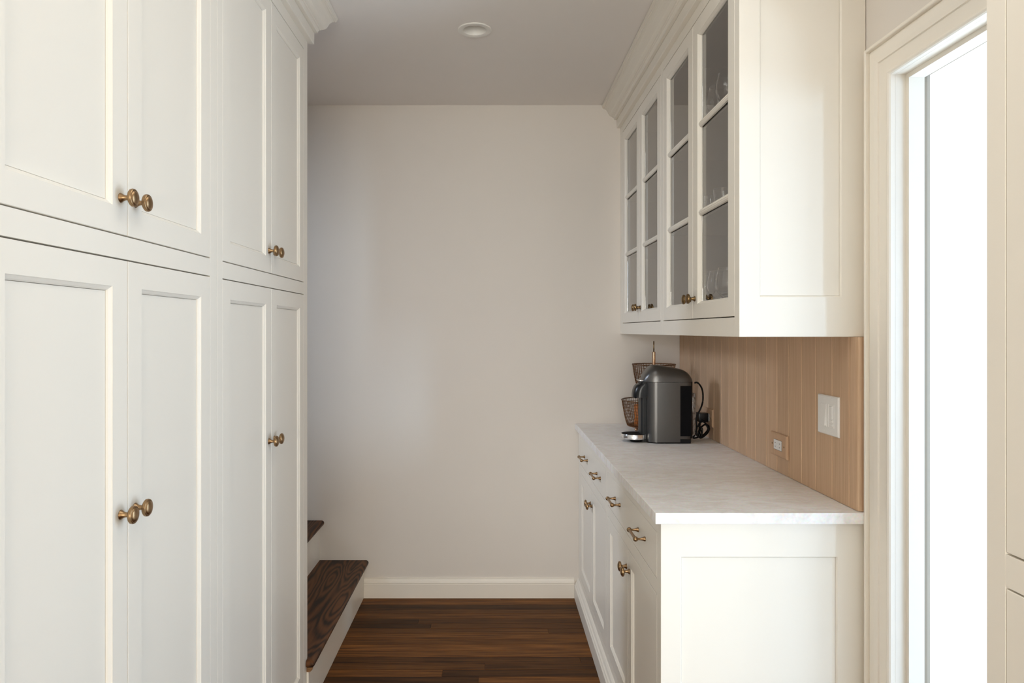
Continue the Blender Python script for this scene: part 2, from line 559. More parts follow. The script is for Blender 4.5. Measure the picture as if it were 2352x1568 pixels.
# ------------------------------------------------------------------ hardware
KNOB = [(0, 0), (0, 0.0088), (0.0010, 0.0090), (0.0022, 0.0084), (0.0050, 0.0064), (0.0085, 0.0050), (0.0130, 0.0044), (0.0165, 0.0046), (0.0175, 0.0060), (0.0180, 0.0100), (0.0192, 0.0142),
        (0.0210, 0.0162), (0.0235, 0.0167), (0.0262, 0.0160), (0.0272, 0.0148), (0.0272, 0.0138), (0.0266, 0.0132), (0.0278, 0.0126), (0.0296, 0.0095), (0.0306, 0.0050), (0.0309, 0)]


def place(axis_dir, c):
    """T for a lathe whose axis points along +-X from the point c"""
    return lambda a, b, h: Vector((c[0] + axis_dir * h, c[1] + a, c[2] + b))


def knob(parent, d, c, mat='brass'):
    bm = bmesh.new()
    lathe(bm, KNOB, place(d, c), 28)
    return obj('knob', bm, mat, parent, origin=c, smooth=35)


def pull(parent, d, c, half=0.048, mat='brass'):
    bm = bmesh.new()
    post = [(0, 0), (0, 0.0068), (0.0012, 0.0072), (0.0030, 0.0068), (0.0075, 0.0048), (0.013, 0.0036), (0.021, 0.0033), (0.0235, 0.0042), (0.0245, 0.0040), (0.026, 0.0036), (0.028, 0)]
    for s in (-1, 1):
        p = (c[0], c[1] + s * half, c[2])
        lathe(bm, post, place(d, p), 16)
        ball = [(-0.0078 * math.cos(math.pi * i / 10), 0.0078 * math.sin(math.pi * i / 10)) for i in range(11)]
        lathe(bm, ball, lambda a, b, h, p=p: Vector((p[0] + d * (0.029) + a, p[1] + h, p[2] + b)), 16)
    tube(bm, [(c[0] + d * 0.029, c[1] - half, c[2]), (c[0] + d * 0.029, c[1] + half, c[2])], 0.0046, 14)
    return obj('handle', bm, mat, parent, origin=c, smooth=40)


def panel_door(parent, u0, u1, v0, v1, T, d, knob_at=None, st=0.052, name='door'):
    g = 0.0009
    bm = bmesh.new()
    a, c, e, f = frame(bm, u0 + g, u1 - g, v0 + 0.0026, v1 - 0.0026, T, st - g, st - 0.0026, st - 0.0026)
    dr = obj(name, bm, 'cab', parent)
    bm = bmesh.new()
    h = 0.0007
    slab(bm, a + h, c - h, e + h, f - h, -0.0165, -0.0085, T, 0.0003)
    obj('panel', bm, 'cab', dr)
    if knob_at:
        c0 = T(knob_at[0], knob_at[1], 0.0)
        knob(dr, d, tuple(c0))
    return dr


def face_frame(bm, T, u0, u1, v0, v1, us, vs, th=0.021):
    """face frame: us = list of (a,b) vertical members, vs = list of (a,b) rails, cut between the verticals"""
    for a, b in us:
        slab(bm, a, b, v0, v1, -th, 0, T, 0.0006)
    us = sorted(us)
    for (a0, b0), (a1, b1) in zip(us, us[1:]):
        for c, d in vs:
            slab(bm, b0, a1, c, d, -th, 0, T, 0.0003)


TL = lambda u, v, n: Vector((FL + n, u, v))       # left cabinets, facing +X
TU = lambda u, v, n: Vector((FU - n, u, v))       # glazed cabinets, facing -X
TB = lambda u, v, n: Vector((FB - n, u, v))       # base cabinets, facing -X

# ------------------------------------------------------------------ tall cabinets on the left
GZ0, GZ1 = 1.531, 1.573       # rail between lower and upper doors
DTOP, DBOT = 2.4178, 0.116


def tall_left(y0, y1, d0, dm, d1, label, name='tall_cabinet', knobs=True, far_end=False):
    t = thing(name, label, 'cabinet', ((XL + FL) / 2, (y0 + y1) / 2, 0), None)
    bm = bmesh.new()
    # carcass: sides, back, top, bottom, shelf behind the face frame
    xb, xf = XL + 0.003, FL - 0.021
    th = 0.018
    box(bm, xb, xf, y0 + 0.0004, y0 + th, 0.0, ZC - 0.001)
    box(bm, xb, xf, y1 - th, y1 - 0.0004, 0.0, ZC - 0.001)
    box(bm, xb, xb + 0.008, y0 + th, y1 - th, 0.0, ZC - 0.001)
    for z in (0.098, 0.55, 1.0, 1.543, 2.0, 2.45):
        box(bm, xb + 0.008, xf, y0 + th, y1 - th, z, z + th)
    obj('body', bm, 'cab', t)
    bm = bmesh.new()
    face_frame(bm, TL, y0, y1, 0.0, ZC - 0.001, [(y0 + 0.0003, d0), (d1, y1 - 0.0003)], [(0.0, DBOT), (GZ0, GZ1), (DTOP, ZC - 0.001)])
    obj('face_frame', bm, 'cab', t)
    ku, kl = 1.642, 1.062
    panel_door(t, d0, dm, DBOT, GZ0, TL, 1, (dm - 0.0255, kl))
    panel_door(t, dm, d1, DBOT, GZ0, TL, 1, (dm + 0.0265, kl))
    panel_door(t, d0, dm, GZ1, DTOP, TL, 1, (dm - 0.0255, ku))
    panel_door(t, dm, d1, GZ1, DTOP, TL, 1, (dm + 0.0265, ku))
    return t


tall_left(0.875, 1.7225, 0.9205, 1.3007, 1.6816, 'off-white floor-to-ceiling cabinet with large near doors and big brass knobs')
tall_left(1.7235, YL_END, 1.7590, 2.1480, 2.5185, 'off-white floor-to-ceiling cabinet with narrow-looking doors beside the stairs')
tall_left(0.02, 0.8740, 0.065, 0.4450, 0.8300, 'off-white floor-to-ceiling cabinet nearest the camera, outside the frame')

# ------------------------------------------------------------------ base cabinets on the right
BT, DRB, DOT, DOB = 0.8435, 0.714, 0.672, 0.130
BTOP = 0.8815


def base_unit(y0, y1, d0, dm, d1, pulls, label, side=False):
    t = thing('base_cabinet', label, 'cabinet', ((FB + XR) / 2, (y0 + y1) / 2, 0))
    bm = bmesh.new()
    xf, xb = FB + 0.021, XR - 0.002
    th = 0.018
    ys = y0 + (0.0205 if side else 0.0004)
    box(bm, xf, xb, ys, ys + th, 0, BTOP)
    box(bm, xf, xb, y1 - th, y1 - 0.0004, 0, BTOP)
    box(bm, xb - 0.008, xb, ys + th, y1 - th, 0, BTOP)
    for z in (0.112, 0.69, BTOP - th):
        box(bm, xf, xb - 0.008, ys + th, y1 - th, z, z + th)
    obj('body', bm, 'cab', t)
    bm = bmesh.new()
    face_frame(bm, TB, y0, y1, 0, BTOP, [(y0 + 0.0003, d0), (d1, y1 - 0.0003)], [(0.0, DOB), (DOT, DRB), (BT, BTOP)])
    obj('face_frame', bm, 'cab', t)
    # drawer across the pair of doors
    g = 0.0014
    bm = bmesh.new()
    slab(bm, d0 + g, d1 - g, DRB + g, BT - g, -0.020, 0, TB, 0.001)
    dw = obj('drawer', bm, 'cab', t)
    for p in pulls:
        pull(dw, -1, (FB, p, 0.781))
    panel_door(t, d0, dm, DOB, DOT, TB, -1, (dm - 0.0255, 0.603))
    panel_door(t, dm, d1, DOB, DOT, TB, -1, (dm + 0.0255, 0.603))
    # moulded base trim
    pr = [(0, 0.0), (0.024, 0.0), (0.024, 0.069), (0.0225, 0.0705), (0.0225, 0.0725), (0.0205, 0.0735), (0.0175, 0.080), (0.014, 0.082), (0.0125, 0.084), (0.009, 0.092), (0.004, 0.098), (0.0, 0.100)]
    bm = bmesh.new()
    sweep(bm, pr, [lambda p, z: Vector((FB - 0.0003 - p, y0, z)), lambda p, z: Vector((FB - 0.0003 - p, y1 - 0.0004, z))])
    obj('base_trim', bm, 'cab', t)
    if side:
        TS = lambda u, v, n: Vector((u, y0 + 0.0 - n, v))
        bm = bmesh.new()
        a, c, e, f = frame(bm, FB + 0.0003, XR - 0.0012, 0, BTOP, TS, 0.0535, 0.13, 0.0915, n0=-0.020, n1=0.0, bw=0.0035, bd=0.006, su2=0.0870)
        sp = obj('side_panel', bm, 'cab', t)
        bm = bmesh.new()
        slab(bm, a + 0.0004, c - 0.0004, e + 0.0004, f - 0.0004, -0.018, -0.0065, TS, 0.0003)
        obj('panel', bm, 'cab', sp)
    return t


base_unit(1.877, 2.7600, 1.921, 2.329, 2.737, (2.1150, 2.5170), 'cream base cabinet at the open end of the white worktop, panelled end towards the room', side=True)
base_unit(2.7605, YW - 0.0006, 2.783, 3.186, 3.589, (2.965, 3.362), 'cream base cabinet against the back wall below the coffee machine')

# worktop
bm = bmesh.new()
box(bm, 0.4365, XR - 0.001, 1.8600, YW - 0.001, BTOP + 0.0005, CT, bev=0.0016)
tag(obj('countertop', bm, 'stone'), 'pale mottled stone worktop on the cream base cabinets', 'countertop')

# wooden boards behind the worktop
spl = thing('backsplash', 'vertical light brown oak boards between worktop and wall cabinets', 'backsplash', ((SPL + XR) / 2, 2.76, CT))
edges = [1.8717, 1.9189, 2.0144, 2.1165, 2.2131, 2.3086, 2.4053, 2.4976, 2.5984]
while edges[-1] < YW - 0.11:
    edges.append(edges[-1] + 0.0977)
edges.append(YW - 0.001)
for i, (a, b) in enumerate(zip(edges, edges[1:])):
    bm = bmesh.new()
    TSp = lambda u, v, n: Vector((SPL - n, u, v))
    v = 0.0036
    g = 0.0003
    z0, z1 = CT + 0.0012, 1.3815
    off = 0.0
    # v-jointed board: two long edges chamfered
    r0 = 0.009 if i == 0 else v
    pr = [(a + g, -0.0345), (b - g, -0.0345), (b - g, -v), (b - g - v, 0.0)]
    if i == 0:
        pr += [(a + 0.009, 0), (a + 0.0045, -0.0012), (a + 0.0012, -0.0045), (a + g, -0.009)]
    else:
        pr += [(a + g + v, 0.0), (a + g, -v)]
    sweep(bm, pr, [lambda u, n: Vector((SPL - n + off, u, z0)), lambda u, n: Vector((SPL - n + off, u, z1))])
    obj('board', bm, 'splash', spl)

# ------------------------------------------------------------------ glazed wall cabinets
UZ0, UD0, UD1 = 1.382, 1.436, 2.423
SHELVES = (1.7730, 2.0680)


def glazed_door(parent, u0, u1, knob_y):
    g = 0.0014
    bm = bmesh.new()
    bw = 0.0085
    a, c, e, f = frame(bm, u0 + g, u1 - g, UD0 + 0.003, UD1 - 0.003, TU, 0.0515, 0.0480, 0.0480, bw=bw, bd=0.0115)
    dr = obj('door', bm, 'cab', parent)
    hgt = (f - e)
    ms = [e + hgt / 3, e + 2 * hgt / 3]
    for m in ms:
        bm = bmesh.new()
        pr = [(-0.0070, -0.0120), (-0.0105, -0.0112), (-0.0090, -0.0065), (-0.0045, -0.0030), (-0.0015, -0.0026), (0.0, -0.0012), (0.0015, -0.0026), (0.0045, -0.0030), (0.0090, -0.0065), (0.0105, -0.0112), (0.0070, -0.0120), (0.0070, -0.0195), (-0.0070, -0.0195)]
        sweep(bm, pr, [lambda z, n: TU(a + 0.0002, m + z, n), lambda z, n: TU(c - 0.0002, m + z, n)])
        obj('muntin', bm, 'cab', dr)
    zs = [e] + ms + [f]
    for i, (p, q) in enumerate(zip(zs, zs[1:])):
        p2 = p + (0.0072 if i > 0 else 0.0003); q2 = q - (0.0072 if i < 2 else 0.0003)
        bm = bmesh.new()
        slab(bm, a + 0.0003, c - 0.0003, p2, q2, -0.0170, -0.0140, TU, 0.0001)
        obj('glass_pane', bm, 'glass', dr)
    knob(dr, -1, (FU, knob_y, 1.5045), 'brass_dark')
    return dr


def wall_unit(y0, y1, d0, dm, d1, label, side=False):
    t = thing('wall_cabinet', label, 'cabinet', ((FU + XR) / 2, (y0 + y1) / 2, UZ0))
    bm = bmesh.new()
    xf, xb = FU + 0.021, XR - 0.002
    th = 0.018
    top = ZC - 0.001
    ys = y0 + (0.0205 if side else 0.0004)
    box(bm, xf, xb, ys, ys + th, UZ0, top)
    box(bm, xf, xb, y1 - th, y1 - 0.0004, UZ0, top)
    box(bm, xb - 0.008, xb, ys + th, y1 - th, UZ0, top)
    box(bm, xf, xb - 0.008, ys + th, y1 - th, UZ0 + 0.0005, UD0 - 0.012)
    box(bm, xf, xb - 0.008, ys + th, y1 - th, UD1 + 0.01, UD1 + 0.03)
    obj('body', bm, 'cab', t)
    for s in SHELVES:
        bm = bmesh.new()
        box(bm, xf + 0.012, xb - 0.009, ys + th + 0.001, y1 - th - 0.001, s, s + 0.016)
        obj('shelf', bm, 'cab', t)
    bm = bmesh.new()
    face_frame(bm, TU, y0, y1, UZ0, top, [(y0 + 0.0003, d0), (d1, y1 - 0.0003)], [(UZ0, UD0), (UD1, top)])
    obj('face_frame', bm, 'cab', t)
    glazed_door(t, d0, dm, dm - 0.0255)
    glazed_door(t, dm, d1, dm + 0.0255)
    if side:
        TS = lambda u, v, n: Vector((u, y0 - n, v))
        bm = bmesh.new()
        a, c, e, f = frame(bm, FU + 0.0003, XR - 0.0012, UZ0, top, TS, 0.0555, 0.1085, 0.17, n0=-0.020, n1=0.0, bw=0.0035, bd=0.006, su2=0.0655)
        sp = obj('side_panel', bm, 'cab', t)
        bm = bmesh.new()
        slab(bm, a + 0.0004, c - 0.0004, e + 0.0004, f - 0.0004, -0.018, -0.0065, TS, 0.0003)
        obj('panel', bm, 'cab', sp)
    return t


wall_unit(1.8986, 2.7648, 1.9360, 2.3390, 2.7420, 'cream glass-fronted wall cabinet with the tall bright end panel and drinking glasses', side=True)
wall_unit(2.7652, YW - 0.0006, 2.7880, 3.1910, 3.5940, 'cream glass-fronted wall cabinet in the corner by the back wall')

# ------------------------------------------------------------------ tall cabinet at the right edge
FX = 0.655
TR = lambda u, v, n: Vector((FX - n, u, v))
yE = FX * 1600 / 1135.0
t = thing('tall_cabinet', 'cream tall cabinet cut off at the frame edge beside the bright doorway', 'cabinet', ((FX + XR) / 2, yE - 0.45, 0))
bm = bmesh.new()
box(bm, FX + 0.021, XR - 0.031, 0.02, yE - 0.0006, 0, ZC - 0.001)
obj('body', bm, 'cab', t)
yd = FX * 1600 / 1179.5
bm = bmesh.new()
face_frame(bm, TR, 0.02, yE, 0, ZC - 0.001, [(0.02, 0.055), (yd, yE - 0.0006)], [(0.0, 0.1), (1.0725, 1.1140), (2.4178, ZC - 0.001)])
obj('face_frame', bm, 'cab', t)
ym = (0.055 + yd) / 2
for (a, b) in ((0.055, ym), (ym, yd)):
    s = -0.0255 if b == ym else 0.0255
    for (c, d, kz) in ((0.1, 1.0725, 1.0), (1.1140, 2.4178, 1.19)):
        panel_door(t, a, b, c, d, TR, -1, (ym + s, kz), st=0.06)

# ------------------------------------------------------------------ staircase
st = thing('staircase', 'white stairs with dark oak treads climbing left along the back wall', 'staircase', (-0.66, 3.1, 0))
RX = -0.671
treads = [0.195, 0.4036, 0.6120, 0.8205, 1.029, 1.2375, 1.446, 1.6545]
run = 0.233
for i, z in enumerate(treads):
    rx = RX - run * i
    nx = rx + 0.0235
    yn = 2.537 if i == 0 else YL_END + 0.002
    x_in = rx - run - 0.004
    # riser
    zb = treads[i - 1] if i else 0.0
    bm = B(rx - 0.018, rx, YL_END + 0.004, YW - 0.0008, zb + 0.0005, z - 0.0275)
    if i == 0:
        box(bm, FL + 0.0012, rx, 2.5495, YL_END + 0.004, zb + 0.0005, z - 0.0275)
    obj('riser', bm, 'trim', st)
    # tread with rounded nosing; the first one has a return nosing in front of the cabinet end
    bm = bmesh.new()
    th = 0.027
    r = th / 2
    prof = [(x_in, z - th), (nx - r, z - th)] + [(nx - r + r * math.sin(a), z - r - r * math.cos(a)) for a in [math.pi * k / 8 for k in range(1, 8)]] + [(nx - r, z), (x_in, z)]
    ys0 = yn
    y_c = YL_END + 0.002
    sweep(bm, prof, [lambda x, zz: Vector((x, y_c, zz)), lambda x, zz: Vector((x, YW - 0.0008, zz))])
    if i == 0:
        # nosing carried on past the cabinet corner, rounded at its end
        xa = FL + 0.002
        pr2 = [(xa, z - th), (nx - r, z - th)] + [(nx - r + r * math.sin(a), z - r - r * math.cos(a)) for a in [math.pi * k / 8 for k in range(1, 8)]] + [(nx - r, z), (xa, z)]
        def stn(y, s):
            return lambda x, zz: Vector((x, y, (z - r) + (zz - z + r) * s))
        sts = [stn(yn + r * (1 - math.cos(math.pi / 2 * k / 5)), math.sin(math.pi / 2 * k / 5) * 0.999 + 0.001) for k in range(0, 6)]
        sweep(bm, pr2, sts + [stn(y_c, 1.0)])
    obj('tread', bm, 'tread', st, smooth=30)
# little wooden scotia end under the first nosing
bm = bmesh.new()
z = treads[0] - 0.0272
pr = [(-0.6775, z), (-0.6545, z), (-0.657, z - 0.008), (-0.6625, z - 0.014), (-0.6665, z - 0.016), (-0.6775, z - 0.016)]
sweep(bm, pr, [lambda x, zz: Vector((x, 2.5455, zz)), lambda x, zz: Vector((x, 2.5530, zz))])
obj('scotia', bm, 'rawwood', st)

# ------------------------------------------------------------------ recessed ceiling light
lc = (-0.068, 2.740)
Tz = lambda c: (lambda a, b, h: Vector((c[0] + a, c[1] + b, h)))
rl = thing('recessed_light', 'round white recessed downlight in the ceiling', 'light', (lc[0], lc[1], ZC))
bm = bmesh.new()
lathe(bm, [(ZC - 0.0003, 0.0665), (ZC - 0.0020, 0.0672), (ZC - 0.0045, 0.0655), (ZC - 0.0050, 0.0600), (ZC - 0.0040, 0.0480), (ZC - 0.0030, 0.0450), (ZC - 0.0003, 0.0440)], Tz(lc), 48)
obj('trim_ring', bm, 'lamp', rl, smooth=50)
bm = bmesh.new()
lathe(bm, [(ZC - 0.0004, 0.0445), (ZC + 0.030, 0.0385), (ZC + 0.0305, 0.0400), (ZC - 0.0004, 0.0460)], Tz(lc), 48)
lathe(bm, [(ZC + 0.0300, 0.0390), (ZC + 0.0300, 0.0)], Tz(lc), 48)
obj('baffle', bm, 'lamp', rl, smooth=50)
# hole in the ceiling for it
hole = bmesh.new()
lathe(hole, [(ZC - 0.02, 0), (ZC - 0.02, 0.0463), (ZC + 0.04, 0.0463), (ZC + 0.04, 0)], Tz(lc), 48)
finish(hole)
hm = bpy.data.meshes.new('downlight_hole'); hole.to_mesh(hm); hole.free()
ho = bpy.data.objects.new('downlight_hole', hm); COL.objects.link(ho)
md = ceiling.modifiers.new('hole', 'BOOLEAN'); md.object = ho; md.operation = 'DIFFERENCE'; md.solver = 'EXACT'
bpy.context.view_layer.update()
dg = bpy.context.evaluated_depsgraph_get()
nm = bpy.data.meshes.new_from_object(ceiling.evaluated_get(dg))
ceiling.modifiers.clear(); ceiling.data = nm
bpy.data.objects.remove(ho)

# ------------------------------------------------------------------ switch and sockets on the boards
TP = lambda u, v, n: Vector((SPL - 0.0006 - n, u, v))
sw = thing('light_switch', 'white double rocker and dimmer switch on the oak boards near the doorway', 'switch', (SPL, 2.0115, 1.20))
y0, y1 = SPL * 1600 / 800.0, SPL * 1600 / 752.2
zc_ = 1.399 - (953.5 - 759) / 1600 * ((y0 + y1) / 2 - 0.003)
z0, z1 = zc_ - 0.0575, zc_ + 0.0575
bm = bmesh.new()
rings(bm, [(y0, y1, z0, z1, 0), (y0, y1, z0, z1, 0.0025), (y0 + 0.003, y1 - 0.003, z0 + 0.003, z1 - 0.003, 0.0055)], TP, True, True)
obj('cover_plate', bm, 'plastic', sw)
cy = (y0 + y1) / 2
for k, s in enumerate((1, -1)):
    u = cy + s * 0.023
    bm = bmesh.new()
    rings(bm, [(u - 0.0168, u + 0.0168, zc_ - 0.0338, zc_ + 0.0338, 0.0052), (u - 0.0168, u + 0.0168, zc_ - 0.0338, zc_ + 0.0338, 0.0064), (u - 0.0162, u + 0.0162, zc_ - 0.0330, zc_ + 0.0330, 0.0066), (u - 0.0155, u + 0.0155, zc_ - 0.0322, zc_ + 0.0322, 0.0058)], TP, True, True)
    obj('switch_frame', bm, 'plastic', sw)
    bm = bmesh.new()
    if k == 0:      # rocker, tilted
        v = [TP(u - 0.0148, zc_ - 0.0315, 0.0056), TP(u + 0.0148, zc_ - 0.0315, 0.0056), TP(u + 0.0148, zc_ + 0.0315, 0.0056), TP(u - 0.0148, zc_ + 0.0315, 0.0056),
             TP(u - 0.0148, zc_ - 0.0315, 0.0105), TP(u + 0.0148, zc_ - 0.0315, 0.0105), TP(u + 0.0148, zc_ + 0.0315, 0.0066), TP(u - 0.0148, zc_ + 0.0315, 0.0066)]
        vs = [bm.verts.new(p) for p in v]
        for f in ((0, 1, 2, 3), (4, 5, 6, 7), (0, 1, 5, 4), (1, 2, 6, 5), (2, 3, 7, 6), (3, 0, 4, 7)):
            bm.faces.new([vs[i] for i in f])
        obj('rocker', bm, 'plastic', sw)
    else:           # dimmer: big button, slot and small bar
        slab(bm, u - 0.0085, u + 0.0085, zc_ - 0.008, zc_ + 0.0285, 0.0056, 0.0080, TP, 0.0008)
        slab(bm, u - 0.0085, u + 0.0085, zc_ - 0.0190, zc_ - 0.0115, 0.0056, 0.0078, TP, 0.0008)
        slab(bm, u - 0.0085, u + 0.0085, zc_ - 0.0290, zc_ - 0.0225, 0.0056, 0.0078, TP, 0.0008)
        obj('dimmer_button', bm, 'plastic', sw)
    for q in (-1, 1):
        bm = bmesh.new()
        lathe(bm, [(0, 0), (0, 0.0026), (0.0008, 0.0022), (0.0010, 0)], place(-1, (SPL - 0.0006 - 0.0052, u, zc_ + q * 0.0484)), 12)
        obj('screw', bm, 'plastic', sw)


def socket_plate(y0, y1, label, insert=True):
    t = thing('wall_socket', label, 'outlet', (SPL, (y0 + y1) / 2, 0.9695))
    z0, z1 = 0.9690, 1.0485
    bm = bmesh.new()
    b = 0.0055
    rings(bm, [(y0, y1, z0, z1, 0), (y0, y1, z0, z1, 0.0035), (y0 + b * 0.35, y1 - b * 0.35, z0 + b * 0.35, z1 - b * 0.35, 0.0065), (y0 + b, y1 - b, z0 + b, z1 - b, 0.0080)], TP, True, True)
    obj('cover_plate', bm, 'plate_wood', t)
    cy = (y0 + y1) / 2; cz = (z0 + z1) / 2
    bm = bmesh.new()
    slab(bm, cy - 0.0325, cy + 0.0325, cz - 0.0175, cz + 0.0175, 0.0078, 0.0086, TP, 0.0003)
    obj('socket_gap', bm, 'plastic_slot', t)
    bm = bmesh.new()
    slab(bm, cy - 0.0312, cy + 0.0312, cz - 0.0162, cz + 0.0168, 0.0082, 0.0100, TP, 0.0006)
    si = obj('socket_insert', bm, 'plastic', t)
    for sy in (-0.018, 0.018):
        for sz in (-0.0065, 0.0065):
            bm = bmesh.new()
            slab(bm, cy + sy - 0.0033, cy + sy + 0.0033, cz + sz - 0.0011, cz + sz + 0.0011, 0.0098, 0.0102, TP, 0.0001)
            obj('slot', bm, 'plastic_slot', si)
    bm = bmesh.new()
    slab(bm, cy - 0.004, cy + 0.004, cz - 0.006, cz + 0.006, 0.0098, 0.0108, TP, 0.0003)
    obj('test_button', bm, 'plastic', si)
    for sy in (-1, 1):
        bm = bmesh.new()
        lathe(bm, [(0, 0), (0, 0.0032), (0.0008, 0.0026), (0.0009, 0)], place(-1, (SPL - 0.0006 - 0.0080, cy + sy * 0.0484, cz)), 12)
        obj('screw', bm, 'brass_dark', t)
    return t


socket_plate(SPL * 1600 / 682.0, SPL * 1600 / 644.2, 'oak-covered wall socket with white insert in the open stretch of boards')
socket_plate(3.088, 3.222, 'oak-covered wall socket hidden behind the coffee machine, its plug in place')

# ------------------------------------------------------------------ coffee machine
MX0, MX1, MY0, MY1 = 0.671, 0.868, 3.000, 3.142
MYC = (MY0 + MY1) / 2
cm = thing('coffee_machine', 'dark grey metallic pod coffee machine with round drip tray', 'coffee machine', (0.76, MYC, CT))
Z0 = CT + 0.001
hw = (MY1 - MY0) / 2


def plan(x0, x1, hwid, rf, rb, n=8):
    """outline in plan, front towards -X"""
    pts = []
    for (cx, cy, r, a0) in ((x1 - rb, hwid - rb, rb, 0), (x0 + rf, hwid - rf, rf, 90), (x0 + rf, -(hwid - rf), rf, 180), (x1 - rb, -(hwid - rb), rb, 270)):
        for k in range(n + 1):
            a = math.radians(a0 + 90 * k / n)
            pts.append((cx + r * math.cos(a), MYC + cy + r * math.sin(a)))
    return pts


def loft(bm, levels, cap=True):
    rs = [[bm.verts.new((x, y, z)) for x, y in pts] for pts, z in levels]
    for p, q in zip(rs, rs[1:]):
        for i in range(len(p)):
            j = (i + 1) % len(p)
            bm.faces.new((p[i], p[j], q[j], q[i]))
    if cap:
        bm.faces.new(rs[0][::-1]); bm.faces.new(rs[-1])


zl = 1.399 - (877.5 - 759) / 1600 * MY0      # seam between body and lid
# foot
bm = bmesh.new()
loft(bm, [(plan(MX0 + 0.004, MX1 - 0.004, hw - 0.003, 0.050, 0.03), Z0 - 0.0008), (plan(MX0 + 0.004, MX1 - 0.004, hw - 0.003, 0.050, 0.03), Z0 + 0.004)])
obj('foot', bm, 'blackm', cm, smooth=30)
bm = bmesh.new()
loft(bm, [(plan(MX0, MX1 - 0.003, hw, 0.044, 0.028), Z0 + 0.0042), (plan(MX0, MX1, hw, 0.044, 0.028), zl - 0.0012)])
body = obj('body', bm, 'titan', cm, smooth=30)
# black rear side panel (water tank surround) and rear foot recess
bm = bmesh.new()
xa = 0.0 + (1562.8 - 1130) / 1600 * MY0
for s, yy in ((-1, MY0),):
    box(bm, xa, MX1 - 0.010, min(yy, yy + s * 0.0012), max(yy, yy + s * 0.0012), 1.399 - (1001.5 - 759) / 1600 * MY0, 1.399 - (886 - 759) / 1600 * MY0)
obj('tank_panel', bm, 'blackm', cm)
bm = bmesh.new()
box(bm, xa, MX1 - 0.012, MY0 - 0.0012, MY0, Z0 + 0.0005, Z0 + 0.019)
obj('rear_foot', bm, 'black', cm)
# back cover
bm = bmesh.new()
loft(bm, [(plan(MX1 - 0.060, MX1 + 0.004, hw - 0.004, 0.01, 0.028), Z0 + 0.020), (plan(MX1 - 0.060, MX1 + 0.004, hw - 0.004, 0.01, 0.028), zl + 0.004)])
obj('back_cover', bm, 'black', cm, smooth=30)
# translucent tank strip behind
bm = bmesh.new()
box(bm, MX1 + 0.0045, MX1 + 0.020, MYC - 0.035, MYC + 0.035, Z0 + 0.03, zl - 0.05, bev=0.004)
obj('water_tank', bm, 'tank', cm, smooth=30)
# lid: side profile sampled, section rounded across
prof_px = [(1470.5, 877), (1473, 871), (1478, 861), (1485, 852.5), (1492, 846), (1500, 842.5), (1509, 842), (1520, 843), (1535, 845.5), (1550, 847.8), (1565, 850.5), (1575, 853.5), (1583, 858), (1589, 865), (1592.5, 873), (1593.5, 877)]
YR = MY0 + 0.035
bm = bmesh.new()
rs = []
for (px, py) in prof_px:
    x = (px - 1130) / 1600 * YR
    x = MX0 - 0.016 + (x - (1470.5 - 1130) / 1600 * YR) * ((MX1 + 0.003 - MX0 + 0.016) / ((1593.5 - 1470.5) / 1600 * YR))
    h = max(0.0006, (877.6 - py) / 1600 * YR * 1.06)
    row_ = []
    # half width in plan following the body outline
    if x < MX0 + 0.052:
        dx = min(1.0, (MX0 + 0.052 - x) / 0.072)
        w = 0.012 + (hw - 0.012) * math.sqrt(max(0.0, 1 - dx * dx))
    elif x > MX1 - 0.028:
        dx = min(0.999, (x - MX1 + 0.028) / 0.031)
        w = (hw - 0.028) + 0.028 * math.sqrt(max(0.0, 1 - dx * dx))
    else:
        w = hw
    w = max(w, 0.012)
    for k in range(17):
        a = math.pi * k / 16
        cc, ss = math.cos(a), math.sin(a)
        yy = MYC - w * math.copysign(abs(cc) ** 0.62, cc)
        zz = zl + 0.0006 + h * (ss ** 0.72 if ss > 0 else 0)
        row_.append(bm.verts.new((x, yy, zz)))
    rs.append(row_)
for p, q in zip(rs, rs[1:]):
    for k in range(16):
        bm.faces.new((p[k], p[k + 1], q[k + 1], q[k]))
    bm.faces.new((p[16], p[0], q[0], q[16]))
bm.faces.new(rs[0]); bm.faces.new(rs[-1][::-1])
obj('lid', bm, 'titan', cm, smooth=40)
# front column
bm = bmesh.new()
loft(bm, [(plan(MX0 - 0.0205, MX0 + 0.06, 0.036, 0.010, 0.005), Z0 + 0.0008), (plan(MX0 - 0.0205, MX0 + 0.06, 0.036, 0.010, 0.005), zl - 0.0016)])
obj('column', bm, 'titan_dark', cm, smooth=30)
# brewing head / spout
bm = bmesh.new()
zt = 1.399 - (879 - 759) / 1600 * MYC; zb = 1.399 - (911.5 - 759) / 1600 * MYC
lv = []
for k in range(9):
    tt = k / 8
    z = zb + (zt - zb) * tt
    ext = 0.043 * math.sqrt(max(0, 1 - tt ** 2.2)) + 0.001
    lv.append((plan(MX0 - 0.0215 - ext * 0.72, MX0 + 0.045, 0.041, min(0.03, (ext + 0.044) / 2.05), 0.004), z))
loft(bm, lv)
obj('brew_head', bm, 'black', cm, smooth=40)
bm = bmesh.new()
lathe(bm, [(zb - 0.0050, 0), (zb - 0.0050, 0.0045), (zb - 0.0004, 0.0075), (zb - 0.0004, 0)], lambda a, b, h: Vector((MX0 - 0.038 + a, MYC + b, h)), 16)
obj('spout', bm, 'black', cm, smooth=40)
# chrome lever
bm = bmesh.new()
box(bm, MX0 - 0.027, MX0 + 0.006, MYC - 0.037, MYC + 0.037, zl + 0.0012, zl + 0.0066, bev=0.0022)
obj('lever', bm, 'chrome', cm, smooth=30)
